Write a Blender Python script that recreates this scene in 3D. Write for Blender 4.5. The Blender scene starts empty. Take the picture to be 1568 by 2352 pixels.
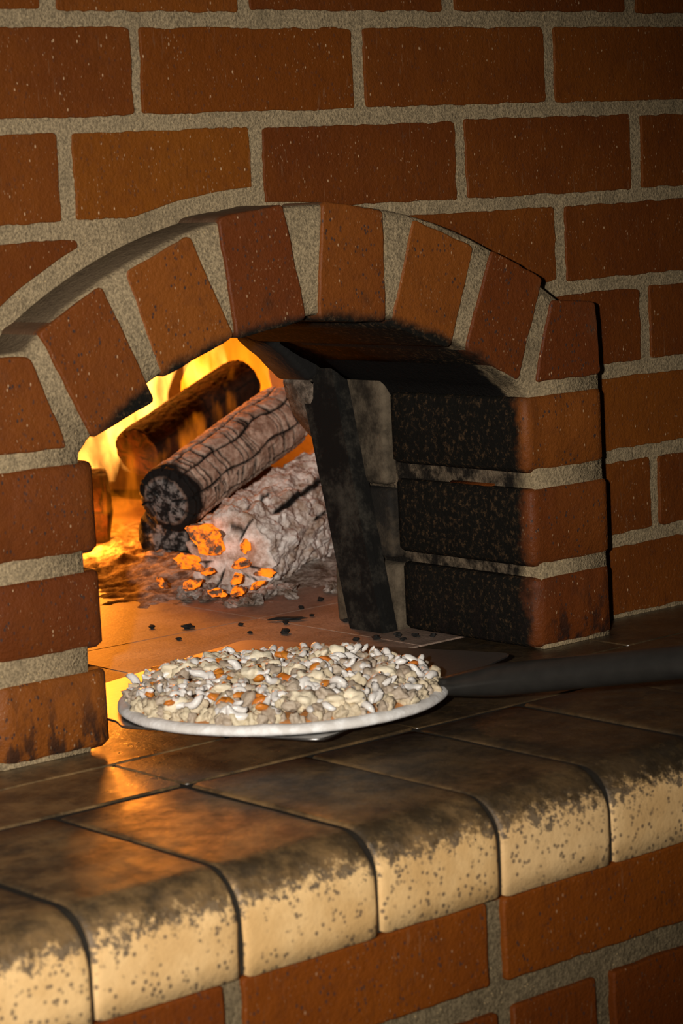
import bpy, bmesh, math, random
from mathutils import Vector, Matrix, noise

random.seed(7)
scene = bpy.context.scene
COL = scene.collection
R = math.radians

# ------------------------------------------------------------------ camera
cam_d = bpy.data.cameras.new('camera')
cam = bpy.data.objects.new('camera', cam_d)
COL.objects.link(cam)
CAM = Vector((-0.8526, -1.5522, 0.4133))
RT = Vector((0.7641, -0.6431, -0.0504)).normalized()
FW = Vector((0.6329, 0.7625, -0.1346)).normalized()
UP = RT.cross(FW).normalized()
RT = FW.cross(UP).normalized()
cam.matrix_world = Matrix(((RT.x, UP.x, -FW.x, CAM.x), (RT.y, UP.y, -FW.y, CAM.y), (RT.z, UP.z, -FW.z, CAM.z), (0, 0, 0, 1)))
cam_d.sensor_fit = 'VERTICAL'
cam_d.sensor_height = 36.0
cam_d.lens = 86.6
cam_d.clip_start = 0.02
cam_d.dof.use_dof = True
cam_d.dof.focus_distance = 2.12
cam_d.dof.aperture_fstop = 13.0
scene.camera = cam

# ------------------------------------------------------------------ world, flash, exposure
world = bpy.data.worlds.new('dim_room')
world.use_nodes = True
world.node_tree.nodes['Background'].inputs[0].default_value = (1.0, 0.72, 0.42, 1)
world.node_tree.nodes['Background'].inputs[1].default_value = 0.010
scene.world = world
vs = scene.view_settings
vs.view_transform = 'Standard'
vs.look = 'None'
vs.gamma = 1.0
vs.use_curve_mapping = False
vs.exposure = 0.0
cy = scene.cycles
cy.max_bounces = 5
cy.diffuse_bounces = 3
cy.glossy_bounces = 3
cy.volume_bounces = 0
cy.caustics_reflective = False
cy.caustics_refractive = False
cy.volume_step_rate = 4.0
cy.volume_max_steps = 64
cy.adaptive_threshold = 0.04

def add_light(name, kind, loc, energy, color, size):
    d = bpy.data.lights.new(name, kind)
    d.energy = energy
    d.color = color
    d.shadow_soft_size = size
    o = bpy.data.objects.new(name, d)
    o.location = loc
    COL.objects.link(o)
    return o

# the camera's own flash, beside the lens (camera turned upright, so the flash sits on its left)
flash = add_light('camera_flash', 'SPOT', CAM - RT * 0.115 + UP * 0.03, 168.0, (1.0, 0.93, 0.83), 0.014)
aim = Vector((0.11, -0.12, 0.18)) - flash.location
flash.rotation_euler = aim.to_track_quat('-Z', 'Y').to_euler()
flash.data.spot_size = R(42)
flash.data.spot_blend = 1.0
# light given off by the burning wood
fire_lights = []
for loc, e, s in [((0.84, 0.88, 0.34), 5.0, 0.05), ((0.72, 0.95, 0.24), 4.5, 0.06), ((0.645, 0.715, 0.048), 2.8, 0.015)]:
    add_light('fire_glow', 'POINT', loc, e, (1.0, 0.27, 0.022), s)


# ------------------------------------------------------------------ node helpers
class Mat:
    def __init__(self, name):
        self.m = bpy.data.materials.new(name)
        self.m.use_nodes = True
        self.t = self.m.node_tree
        self.t.nodes.clear()
        self.out = self.t.nodes.new('ShaderNodeOutputMaterial')
        self._pos = None

    def n(self, typ, **kw):
        nd = self.t.nodes.new(typ)
        for k, v in kw.items():
            setattr(nd, k, v)
        return nd

    def put(self, sock, v):
        if isinstance(v, bpy.types.NodeSocket):
            self.t.links.new(v, sock)
        elif isinstance(v, (tuple, list)) and len(v) == 3 and sock.type == 'RGBA':
            sock.default_value = (*v, 1)
        else:
            sock.default_value = v

    def pos(self):
        if self._pos is None:
            self._pos = self.n('ShaderNodeNewGeometry').outputs['Position']
        return self._pos

    def xyz(self):
        s = self.n('ShaderNodeSeparateXYZ')
        self.put(s.inputs[0], self.pos())
        return s.outputs[0], s.outputs[1], s.outputs[2]

    def scaled(self, sx, sy, sz, vec=None):
        mp = self.n('ShaderNodeMapping')
        self.put(mp.inputs[0], vec if vec is not None else self.pos())
        mp.inputs['Scale'].default_value = (sx, sy, sz)
        return mp.outputs[0]

    def noise(self, scale, detail=3, rough=0.55, vec=None):
        x = self.n('ShaderNodeTexNoise')
        self.put(x.inputs['Vector'], vec if vec is not None else self.pos())
        x.inputs['Scale'].default_value = scale
        x.inputs['Detail'].default_value = detail
        x.inputs['Roughness'].default_value = rough
        return x.outputs['Fac']

    def voro(self, scale, vec=None, feature='F1', out='Distance'):
        x = self.n('ShaderNodeTexVoronoi', feature=feature)
        self.put(x.inputs['Vector'], vec if vec is not None else self.pos())
        x.inputs['Scale'].default_value = scale
        return x.outputs[out]

    def math(self, op, a, b=0.0, clamp=False):
        x = self.n('ShaderNodeMath', operation=op, use_clamp=clamp)
        self.put(x.inputs[0], a)
        self.put(x.inputs[1], b)
        return x.outputs[0]

    def smooth(self, v, lo, hi, a=0.0, b=1.0):
        x = self.n('ShaderNodeMapRange', interpolation_type='SMOOTHSTEP')
        self.put(x.inputs['Value'], v)
        x.inputs['From Min'].default_value = lo
        x.inputs['From Max'].default_value = hi
        x.inputs['To Min'].default_value = a
        x.inputs['To Max'].default_value = b
        return x.outputs[0]

    def mix(self, f, a, b):
        x = self.n('ShaderNodeMix', data_type='RGBA')
        self.put(x.inputs[0], f)
        self.put(x.inputs[6], a)
        self.put(x.inputs[7], b)
        return x.outputs[2]

    def rand(self):
        return self.n('ShaderNodeObjectInfo').outputs['Random']

    def attr(self, name):
        return self.n('ShaderNodeAttribute', attribute_name=name).outputs['Fac']

    def bump(self, h, strength=0.5, dist=0.002):
        b = self.n('ShaderNodeBump')
        b.inputs['Strength'].default_value = strength
        b.inputs['Distance'].default_value = dist
        self.put(b.inputs['Height'], h)
        return b.outputs[0]

    def done(self, color, rough=0.7, normal=None, spec=0.4, metal=0.0, emit=None, estr=0.0, **kw):
        p = self.n('ShaderNodeBsdfPrincipled')
        self.put(p.inputs['Base Color'], color)
        self.put(p.inputs['Roughness'], rough)
        self.put(p.inputs['Metallic'], metal)
        self.put(p.inputs['Specular IOR Level'], spec)
        if normal is not None:
            self.put(p.inputs['Normal'], normal)
        if emit is not None:
            self.put(p.inputs['Emission Color'], emit)
            self.put(p.inputs['Emission Strength'], estr)
        for k, v in kw.items():
            self.put(p.inputs[k], v)
        self.t.links.new(p.outputs[0], self.out.inputs[0])
        return self.m


ACX, ACZ = 0.3757, -0.047          # centre of the arch


def soot_mask(M, edge=0.0):
    """black soot baked onto the inner faces of the mouth"""
    x, y, z = M.xyz()
    wob = M.math('MULTIPLY', M.math('SUBTRACT', M.noise(45, 4, 0.65), 0.5), 0.035)
    yw = M.math('ADD', y, wob)
    a = M.smooth(yw, -0.050 + edge, -0.032 + edge)
    dx = M.math('SUBTRACT', x, ACX)
    dz = M.math('SUBTRACT', z, ACZ)
    r = M.math('SQRT', M.math('ADD', M.math('MULTIPLY', dx, dx), M.math('MULTIPLY', dz, dz)))
    ax = M.math('ABSOLUTE', M.math('SUBTRACT', x, 0.381))
    inside = M.math('MULTIPLY', M.smooth(ax, 0.250, 0.240), M.smooth(r, 0.385, 0.375))
    fringe = M.math('MULTIPLY', M.smooth(M.math('ADD', r, M.math('MULTIPLY', wob, 0.5)), 0.360, 0.349), M.smooth(z, 0.20, 0.25))
    return M.math('MAXIMUM', M.math('MULTIPLY', a, inside), fringe)


def top_grime(M, c):
    """smoky dust settled on the upper side of the projecting arch"""
    x, y, z = M.xyz()
    dx = M.math('SUBTRACT', x, ACX)
    dz = M.math('SUBTRACT', z, ACZ)
    r = M.math('SQRT', M.math('ADD', M.math('MULTIPLY', dx, dx), M.math('MULTIPLY', dz, dz)))
    g = M.math('MULTIPLY', M.smooth(r, 0.432, 0.437), M.smooth(M.math('ADD', y, M.math('MULTIPLY', M.noise(30, 3), 0.02)), -0.040, -0.030))
    return M.mix(M.math('MULTIPLY', g, 0.8), c, M.mix(M.noise(60, 4, 0.7), (0.035, 0.025, 0.016), (0.11, 0.075, 0.045)))


def brick_material(name, soot=False, dark=(0.092, 0.0215, 0.0038), light=(0.168, 0.0475, 0.0058), pits=0.16, specks=1.15, streak=True):
    M = Mat(name)
    big = M.noise(9, 4, 0.6)
    f = M.math('ADD', M.math('MULTIPLY', big, 0.7), M.math('MULTIPLY', M.rand(), 0.55))
    c = M.mix(M.smooth(f, 0.30, 0.95), dark, light)
    c = M.mix(M.math('MULTIPLY', M.smooth(M.noise(70, 4, 0.7), 0.45, 0.75), 0.35), c, (0.075, 0.022, 0.007))
    # dark pits
    pit = M.math('MULTIPLY', M.smooth(M.voro(260, M.scaled(1, 1, 0.7)), 0.34, 0.16), M.smooth(M.noise(75, 2, 0.5), 0.46, 0.60))
    c = M.mix(M.math('MULTIPLY', pit, min(1.0, pits * 2)), c, (0.042, 0.026, 0.022))
    # pale lime specks of two sizes, drawn out a little by the wire cut
    sp = M.math('MULTIPLY', M.smooth(M.voro(210, M.scaled(1, 1, 0.5)), 0.17, 0.08), M.smooth(M.noise(120, 1, 0.5), 0.52, 0.60))
    c = M.mix(M.math('MULTIPLY', sp, 0.8 * specks), c, (0.46, 0.30, 0.17))
    sq = M.math('MULTIPLY', M.smooth(M.voro(420, M.scaled(1, 1, 0.42)), 0.19, 0.09), M.smooth(M.noise(50, 2, 0.5), 0.44, 0.60))
    c = M.mix(M.math('MULTIPLY', sq, 0.55 * specks), c, (0.36, 0.22, 0.12))
    if streak:
        st = M.smooth(M.noise(330, 3, 0.6, M.scaled(1, 1, 0.13)), 0.60, 0.76)
        c = M.mix(M.math('MULTIPLY', M.math('MULTIPLY', st, M.smooth(M.noise(14, 2), 0.36, 0.60)), 0.45), c, (0.21, 0.115, 0.06))
        sd = M.smooth(M.noise(240, 3, 0.6, M.scaled(1, 1, 0.1)), 0.58, 0.76)
        c = M.mix(M.math('MULTIPLY', sd, 0.4), c, (0.05, 0.015, 0.005))
    rough, spec = 0.62, 0.13
    if soot:
        s = soot_mask(M)
        rough = M.smooth(s, 0, 1, 0.58, 0.95)
        spec = M.smooth(s, 0, 1, 0.2, 0.04)
        sc_ = M.mix(M.math('MULTIPLY', M.smooth(M.noise(200, 4, 0.75), 0.50, 0.72), 0.6), (0.0085, 0.0078, 0.0065), (0.120, 0.070, 0.034))
        c = top_grime(M, M.mix(s, c, sc_))
        # smoke grime round the foot
        x, y, z = M.xyz()
        g = M.math('MULTIPLY', M.smooth(z, 0.075, 0.0), M.smooth(M.noise(75, 3, 0.6, M.scaled(1, 1, 0.4)), 0.47, 0.62))
        c = M.mix(M.math('MULTIPLY', g, 0.85), c, (0.012, 0.009, 0.008))
    h = M.math('ADD', M.noise(330, 2, 0.7), M.math('MULTIPLY', M.noise(60, 2, 0.6), 1.4))
    return M.done(c, rough, M.bump(h, 0.55, 0.0016), spec)


def mortar_material(name, soot=False, tint=(0.285, 0.215, 0.126)):
    M = Mat(name)
    g = M.noise(420, 3, 0.75)
    c = M.mix(M.smooth(g, 0.30, 0.72), tuple(v * 0.55 for v in tint), tuple(v * 1.35 for v in tint))
    c = M.mix(M.math('MULTIPLY', M.smooth(M.noise(22, 4, 0.6), 0.48, 0.75), 0.55), c, tuple(v * 0.45 for v in tint))
    sp = M.smooth(M.voro(260), 0.2, 0.1)
    c = M.mix(M.math('MULTIPLY', sp, M.smooth(M.noise(90, 1), 0.55, 0.62)), c, (0.45, 0.32, 0.16))
    if soot:
        s = soot_mask(M, 0.012)
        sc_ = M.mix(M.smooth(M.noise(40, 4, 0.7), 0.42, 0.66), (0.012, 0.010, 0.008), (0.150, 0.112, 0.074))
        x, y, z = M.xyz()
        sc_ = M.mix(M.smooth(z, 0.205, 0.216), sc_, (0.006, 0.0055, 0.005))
        c = top_grime(M, M.mix(s, c, sc_))
    h = M.math('ADD', M.noise(420, 2, 0.75), M.noise(120, 2, 0.6))
    return M.done(c, 0.95, M.bump(h, 0.8, 0.002), 0.08)


MAT = {}
MAT['brick'] = brick_material('wall_brick')
MAT['brick_orange'] = brick_material('orange_wall_brick', dark=(0.135, 0.035, 0.0038), light=(0.200, 0.063, 0.0060), pits=0.22, specks=1.5)
MAT['arch_brick'] = brick_material('arch_brick', soot=True, dark=(0.110, 0.026, 0.005), light=(0.192, 0.056, 0.008), pits=0.46, specks=1.0, streak=False)
MAT['low_brick'] = brick_material('lower_brick', dark=(0.125, 0.028, 0.003), light=(0.19, 0.049, 0.004), pits=0.42, specks=0.7)
MAT['mortar'] = mortar_material('wall_mortar')
MAT['arch_mortar'] = mortar_material('arch_mortar', soot=True)
MAT['low_mortar'] = mortar_material('lower_mortar', tint=(0.165, 0.124, 0.070))


def make_ledge_material(name, r0, r1, spec):
    M = Mat(name)
    x, y, z = M.xyz()
    c = M.mix(M.smooth(M.noise(30, 4, 0.6), 0.35, 0.7), (0.60, 0.36, 0.135), (0.74, 0.48, 0.21))
    c = M.mix(M.math('MULTIPLY', M.rand(), 0.35), c, (0.72, 0.50, 0.27))
    # clay speckle
    sp = M.math('MULTIPLY', M.smooth(M.voro(210), 0.42, 0.20), M.smooth(M.noise(70, 3, 0.6), 0.42, 0.56))
    c = M.mix(M.math('MULTIPLY', sp, 0.8), c, (0.085, 0.055, 0.034))
    nose = M.math('ADD', M.noise(95, 4, 0.75), M.smooth(z, -0.055, -0.004, -0.20, 0.16))
    c = M.mix(M.math('MULTIPLY', M.smooth(nose, 0.54, 0.62), 0.85), c, (0.060, 0.044, 0.030))
    # trodden-in grime on the top, broken up over the rounded nose
    nz = M.math('ADD', M.math('MULTIPLY', M.noise(150, 4, 0.8), 0.046), M.math('MULTIPLY', M.noise(16, 3, 0.6), 0.014))
    gr = M.smooth(M.math('ADD', z, nz), 0.0060, 0.0200)
    gr = M.math('MAXIMUM', gr, M.smooth(y, -.368, -.352))
    tone = M.mix(M.smooth(M.noise(26, 5, 0.7), 0.36, 0.66), (0.040, 0.027, 0.014), (0.200, 0.118, 0.048))
    # blacker towards the right-hand end: flash falloff painted over the grime
    blk = M.math('MULTIPLY', M.smooth(M.math('ADD', x, M.math('MULTIPLY', M.noise(9, 3), 0.4)), 0.30, 0.62), 0.72)
    tone = M.mix(blk, tone, (0.016, 0.011, 0.006))
    c = M.mix(M.math('MULTIPLY', gr, 0.95), c, tone)
    h = M.math('ADD', M.noise(260, 4, 0.7), M.math('MULTIPLY', M.noise(45, 3, 0.6), 1.2))
    return M.done(c, M.mix(gr, (0.75, 0.75, 0.75), M.mix(M.smooth(M.noise(60, 4, 0.7), 0.3, 0.7), (r0, r0, r0), (r1, r1, r1))), M.bump(h, 0.45, 0.0014), spec)


MAT['ledge'] = make_ledge_material('buff_bullnose_brick', 0.36, 0.55, 0.6)
MAT['paver'] = make_ledge_material('grimy_paver', 0.26, 0.40, 0.9)


def make_hearth_material():
    M = Mat('hearth_tile')
    x, y, z = M.xyz()
    c = M.mix(M.smooth(M.noise(12, 5, 0.65), 0.35, 0.7), (0.25, 0.165, 0.120), (0.42, 0.310, 0.245))
    c = M.mix(M.math('MULTIPLY', M.smooth(M.noise(60, 4, 0.7), 0.52, 0.74), 0.6), c, (0.07, 0.045, 0.03))
    c = M.mix(M.math('MULTIPLY', M.smooth(M.noise(35, 4, 0.7, M.scaled(1, 1, 1)), 0.60, 0.72), 0.55), c, (0.36, 0.30, 0.25))
    c = M.mix(M.math('MULTIPLY', M.smooth(M.noise(330, 3, 0.75), 0.48, 0.66), 0.5), c, (0.10, 0.062, 0.042))
    sooty = M.smooth(M.math('ADD', y, M.math('MULTIPLY', M.noise(20, 4), 0.10)), 0.17, 0.02)
    c = M.mix(M.math('MULTIPLY', sooty, 0.75), c, M.mix(M.noise(40, 4), (0.02, 0.014, 0.009), (0.11, 0.06, 0.03)))
    h = M.math('ADD', M.noise(300, 4, 0.7), M.noise(60, 3))
    return M.done(c, 0.55, M.bump(h, 0.5, 0.0012), 0.4)


MAT['hearth'] = make_hearth_material()

M = Mat('dark_joint_filler')
MAT['joint'] = M.done(M.mix(M.noise(90, 3), (0.008, 0.007, 0.006), (0.030, 0.023, 0.015)), 0.9, M.bump(M.noise(300), 0.6, 0.001), 0.2)
M = Mat('chamber_refractory')
MAT['chamber'] = M.done(M.mix(M.noise(14, 5, 0.65), (0.10, 0.065, 0.045), (0.20, 0.150, 0.115)), 0.9, M.bump(M.noise(60, 4), 0.7, 0.004), 0.2)
M = Mat('ashy_jamb_block')
MAT['jamb'] = M.done(M.mix(M.smooth(M.noise(24, 5, 0.7), 0.36, 0.68), (0.020, 0.015, 0.010), (0.125, 0.096, 0.064)), 0.9, M.bump(M.noise(160, 4, 0.7), 0.7, 0.002), 0.2)
M = Mat('sooty_jamb_block')
MAT['jamb_dark'] = M.done(M.mix(M.smooth(M.noise(34, 5, 0.7), 0.42, 0.75), (0.012, 0.010, 0.008), (0.06, 0.044, 0.028)), 0.85, M.bump(M.noise(160, 4, 0.7), 0.7, 0.002), 0.25)
M = Mat('blackened_iron')
MAT['iron'] = M.done(M.mix(M.smooth(M.noise(28, 5, 0.75), 0.45, 0.75), (0.0085, 0.0080, 0.0072), (0.062, 0.054, 0.042)), 0.7, M.bump(M.noise(200, 4, 0.7), 0.4, 0.001), 0.2, 0.2)
M = Mat('soot_black_stone')
MAT['sootstone'] = M.done(M.mix(M.smooth(M.noise(40, 4, 0.7), 0.55, 0.8), (0.007, 0.0065, 0.006), (0.045, 0.034, 0.024)), 0.85, M.bump(M.noise(150, 4), 0.6, 0.002), 0.25)
M = Mat('ashy_stone')
MAT['ashstone'] = M.done(M.mix(M.smooth(M.noise(110, 4, 0.75), 0.4, 0.7), (0.06, 0.045, 0.033), (0.22, 0.17, 0.13)), 0.9, M.bump(M.noise(190, 4, 0.7), 0.9, 0.002), 0.2)
M = Mat('white_wood_ash')
MAT['ash'] = M.done(M.mix(M.smooth(M.noise(46, 5, 0.72), 0.36, 0.66), (0.12, 0.078, 0.052), (0.47, 0.42, 0.385)), 0.95, M.bump(M.math('ADD', M.noise(220, 4, 0.75), M.noise(60, 4)), 0.9, 0.003), 0.15)


def make_bed_material():
    M = Mat('ash_bed')
    x, y, z = M.xyz()
    pale = M.mix(M.smooth(M.noise(60, 5, 0.75), 0.36, 0.68), (0.15, 0.095, 0.065), (0.62, 0.54, 0.48))
    dark = M.mix(M.smooth(M.noise(70, 5, 0.75), 0.45, 0.75), (0.010, 0.007, 0.005), (0.060, 0.030, 0.018))  # charred ash, darkened further to paint in the left pillar's flash shadow
    f = M.smooth(M.math('ADD', M.math('SUBTRACT', x, M.math('MULTIPLY', y, 0.45)), M.math('MULTIPLY', M.noise(20, 3), 0.12)), 0.335, 0.43)
    return M.done(M.mix(f, dark, pale), 0.95, M.bump(M.math('ADD', M.noise(260, 4, 0.75), M.noise(90, 4)), 1.0, 0.004), 0.1)


MAT['bed'] = make_bed_material()


def log_material(name, crack_col, low, high, scale=70):
    M = Mat(name)
    k = M.attr('crack')
    c = M.mix(M.smooth(M.noise(scale, 5, 0.7), 0.34, 0.68), low, high)
    e = M.attr('endcap')
    c = M.mix(M.math('MULTIPLY', e, 1.0), c, M.mix(M.smooth(M.noise(110, 4, 0.75), 0.45, 0.62), (0.008, 0.008, 0.008), (0.21, 0.20, 0.19)))
    c = M.mix(M.attr('char'), c, (0.006, 0.0055, 0.005))
    c = M.mix(k, c, crack_col)
    return M.done(c, 0.85, M.bump(M.math('ADD', M.noise(260, 4, 0.7), M.noise(90, 3)), 0.6, 0.002), 0.25)


MAT['log_cracked'] = log_material('cracked_grey_char', (0.004, 0.0035, 0.003), (0.26, 0.155, 0.105), (0.64, 0.48, 0.38))
MAT['log_dark'] = log_material('dark_burning_wood', (0.004, 0.003, 0.002), (0.010, 0.0045, 0.002), (0.038, 0.014, 0.005))
MAT['log_ash'] = log_material('ash_coated_wood', (0.006, 0.005, 0.004), (0.34, 0.235, 0.17), (0.88, 0.83, 0.79), 46)

M = Mat('charcoal')
MAT['charcoal'] = M.done((0.012, 0.011, 0.010), 0.8, M.bump(M.noise(300), 0.6, 0.002), 0.3)
M = Mat('glowing_ember')
g = M.smooth(M.noise(70, 5, 0.65), 0.42, 0.58)
MAT['ember'] = M.done(M.mix(g, (0.16, 0.10, 0.07), (0.30, 0.10, 0.02)), 0.9, M.bump(M.noise(200), 0.6, 0.002), 0.1, emit=(1.0, 0.185, 0.004), estr=M.math('MULTIPLY', g, 1.5))


def flame_material(name, col, strength, lo=0.0, hi=0.0):
    M = Mat(name)
    e = M.n('ShaderNodeEmission')
    e.inputs[0].default_value = (*col, 1)
    e.inputs[1].default_value = strength
    if hi:
        # gas burns in streaks that follow the draught
        v = M.n('ShaderNodeMapping')
        M.put(v.inputs[0], M.pos())
        v.inputs['Rotation'].default_value = (0.0, -0.55, 0.35)
        v.inputs['Scale'].default_value = (1.0, 1.0, 0.28)
        M.put(e.inputs[1], M.math('MULTIPLY', M.smooth(M.noise(34, 3, 0.6, v.outputs[0]), lo, hi), strength))
    M.t.links.new(e.outputs[0], M.out.inputs['Volume'])
    return M.m


MAT['flame_hot'] = flame_material('flame_hot', (1.0, 0.38, 0.055), 150, 0.40, 0.72)
MAT['flame_mid'] = flame_material('flame_mid', (1.0, 0.25, 0.006), 17, 0.34, 0.66)
MAT['flame_dim'] = flame_material('flame_dim', (1.0, 0.23, 0.006), 26, 0.53, 0.70)

M = Mat('brushed_peel_metal')
MAT['peel'] = M.done(M.mix(M.noise(60, 4, 0.7, M.scaled(1, 6, 1)), (0.26, 0.25, 0.24), (0.46, 0.45, 0.43)), 0.36, M.bump(M.noise(300, 3, 0.6, M.scaled(1, 8, 1)), 0.15, 0.0006), 0.5, 0.97)
M = Mat('dark_handle_tube')
MAT['handle'] = M.done(M.mix(M.noise(80, 4), (0.030, 0.028, 0.026), (0.060, 0.056, 0.050)), 0.26, M.bump(M.noise(400), 0.1, 0.0004), 0.5, 0.55)
M = Mat('floured_dough')
MAT['dough'] = M.done(M.mix(M.smooth(M.noise(90, 4, 0.6), 0.4, 0.7), (0.66, 0.63, 0.60), (0.86, 0.85, 0.84)), 0.8, M.bump(M.noise(240, 4), 0.5, 0.001), 0.3)
M = Mat('orange_sauce')
MAT['sauce'] = M.done(M.mix(M.noise(90, 4), (0.42, 0.12, 0.02), (0.52, 0.27, 0.10)), 0.35, M.bump(M.noise(150, 4), 0.6, 0.002), 0.5)


def food(name, a, b, rough, spec=0.5, sss=0.0):
    M = Mat(name)
    c = M.mix(M.math('ADD', M.math('MULTIPLY', M.noise(160, 4, 0.7), 0.6), M.math('MULTIPLY', M.rand(), 0.5)), a, b)
    return M.done(c, rough, M.bump(M.noise(260, 4, 0.7), 0.45, 0.0014), spec)


MAT['shred'] = food('wet_white_cheese', (0.64, 0.60, 0.56), (0.80, 0.77, 0.74), 0.25)
MAT['crumb'] = food('pale_crumb', (0.46, 0.36, 0.25), (0.64, 0.55, 0.38), 0.6)
MAT['cheese'] = food('cream_cheese_lump', (0.72, 0.60, 0.42), (0.82, 0.74, 0.57), 0.6)
MAT['mushroom'] = food('beige_mushroom', (0.33, 0.25, 0.18), (0.48, 0.40, 0.31), 0.55)
MAT['carrot'] = food('orange_bit', (0.50, 0.11, 0.012), (0.62, 0.24, 0.03), 0.4)


# ------------------------------------------------------------------ mesh helpers
def link_mesh(name, verts, faces, mat, parent=None, origin=None, smooth=True, attrs=None, flat_tris=False):
    """one mesh object; the mesh is kept in local coordinates round its own origin"""
    if origin is None:
        n = len(verts)
        origin = Vector((sum(v[0] for v in verts) / n, sum(v[1] for v in verts) / n, sum(v[2] for v in verts) / n))
    else:
        origin = Vector(origin)
    me = bpy.data.meshes.new(name)
    me.from_pydata([(v[0] - origin.x, v[1] - origin.y, v[2] - origin.z) for v in verts], [], faces)
    bm = bmesh.new()
    bm.from_mesh(me)
    bmesh.ops.recalc_face_normals(bm, faces=bm.faces)
    bm.to_mesh(me)
    bm.free()
    if smooth:
        me.polygons.foreach_set('use_smooth', [not (flat_tris and len(p.vertices) != 4) for p in me.polygons])
    if attrs:
        for an, vals in attrs.items():
            a = me.attributes.new(an, 'FLOAT', 'POINT')
            a.data.foreach_set('value', vals)
    if isinstance(mat, str):
        mat = MAT[mat]
    me.materials.append(mat)
    o = bpy.data.objects.new(name, me)
    COL.objects.link(o)
    o.location = origin
    if parent is not None:
        o.parent = parent
        o.location = origin - parent.location
    me.update()
    return o


def tag(o, label=None, cat=None, group=None, kind=None):
    if label:
        o['label'] = label
    if cat:
        o['category'] = cat
    if group:
        o['group'] = group
    if kind:
        o['kind'] = kind
    return o


def empty(name, loc):
    o = bpy.data.objects.new(name, None)
    o.location = loc
    o.empty_display_size = 0.05
    COL.objects.link(o)
    return o


def nz(x, y, z, s):
    return noise.noise(Vector((x * s, y * s, z * s)))


def rounded_outline(poly, rad, step=0.007, jit=0.0008, seed=0.0):
    """resampled, corner-rounded, slightly ragged outline of a 2D polygon"""
    n = len(poly)
    pts = []
    for i in range(n):
        p0, p1, p2 = Vector(poly[i - 1]), Vector(poly[i]), Vector(poly[(i + 1) % n])
        d0, d2 = (p0 - p1), (p2 - p1)
        r = min(rad, d0.length * 0.45, d2.length * 0.45)
        a, b = p1 + d0.normalized() * r, p1 + d2.normalized() * r
        for t in (0.0, 0.33, 0.67, 1.0):
            pts.append((1 - t) ** 2 * a + 2 * t * (1 - t) * p1 + t * t * b)
        nxt = Vector(poly[(i + 2) % n])
        e = (nxt - p2)
        r2 = min(rad, d2.length * 0.45, e.length * 0.45)
        c = p2 - d2.normalized() * r2
        L = (c - b).length
        k = int(L / step)
        for j in range(1, k):
            pts.append(b.lerp(c, j / k))
    out = []
    for q in pts:
        out.append(Vector((q.x + jit * (noise.noise(Vector((q.x * 55, q.y * 55, seed))) + .7 * noise.noise(Vector((q.x * 210, q.y * 210, seed)))), q.y + jit * (noise.noise(Vector((q.x * 55, q.y * 55, seed + 31))) + .7 * noise.noise(Vector((q.x * 210, q.y * 210, seed + 31)))))))
    return out


def inset(pts, d):
    n = len(pts)
    area = sum(pts[i - 1].x * pts[i].y - pts[i].x * pts[i - 1].y for i in range(n))
    s = 1 if area > 0 else -1
    out = []
    for i in range(n):
        t = pts[(i + 1) % n] - pts[i - 1]
        if t.length < 1e-9:
            out.append(pts[i].copy())
            continue
        t.normalize()
        out.append(pts[i] + Vector((-t.y, t.x)) * d * s)
    return out


def slab(name, pts, face, back, bev, mat, parent, to3, back_bev=False, tilt=(0, 0), wob=0.0, seed=0.0):
    """a brick-like solid: 2D outline pts pushed from depth `back` to depth `face`, the rim of the face rounded"""
    n = len(pts)
    sgn = 1 if back > face else -1
    cx = sum(q.x for q in pts) / n
    cy = sum(q.y for q in pts) / n
    rings = [(back, 0.0)]
    if back_bev:
        rings = [(back, bev), (back - sgn * bev, 0.0)]
    rings += [(face + sgn * bev, 0.0), (face + sgn * bev * 0.30, bev * 0.30), (face, bev)]
    verts, faces = [], []
    for d, ins in rings:
        ring = inset(pts, ins) if ins else pts
        fr = 1.0 if abs(d - back) > 1e-6 else 0.0
        for q in ring:
            dd = d + fr * (tilt[0] * (q.x - cx) + tilt[1] * (q.y - cy))
            if wob and fr and ins < bev * .9:
                dd += wob * noise.noise(Vector((q.x * 40, q.y * 40, seed + 5)))
            verts.append(to3(q.x, q.y, dd))
    m = len(rings)
    for k in range(m - 1):
        for i in range(n):
            j = (i + 1) % n
            faces.append((k * n + i, k * n + j, (k + 1) * n + j, (k + 1) * n + i))
    last = (m - 1) * n
    faces.append(tuple(range(last, last + n)))
    faces.append(tuple(reversed(range(0, n))))
    return link_mesh(name, verts, faces, mat, parent, flat_tris=True)


XZ = lambda x, z, d: (x, d, z)      # depth runs along y
XY = lambda x, y, d: (x, y, d)      # depth runs along z
YZ = lambda y, z, d: (d, y, z)      # depth runs along x


def rect(x0, x1, z0, z1):
    return [(x0, z0), (x1, z0), (x1, z1), (x0, z1)]


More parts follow.
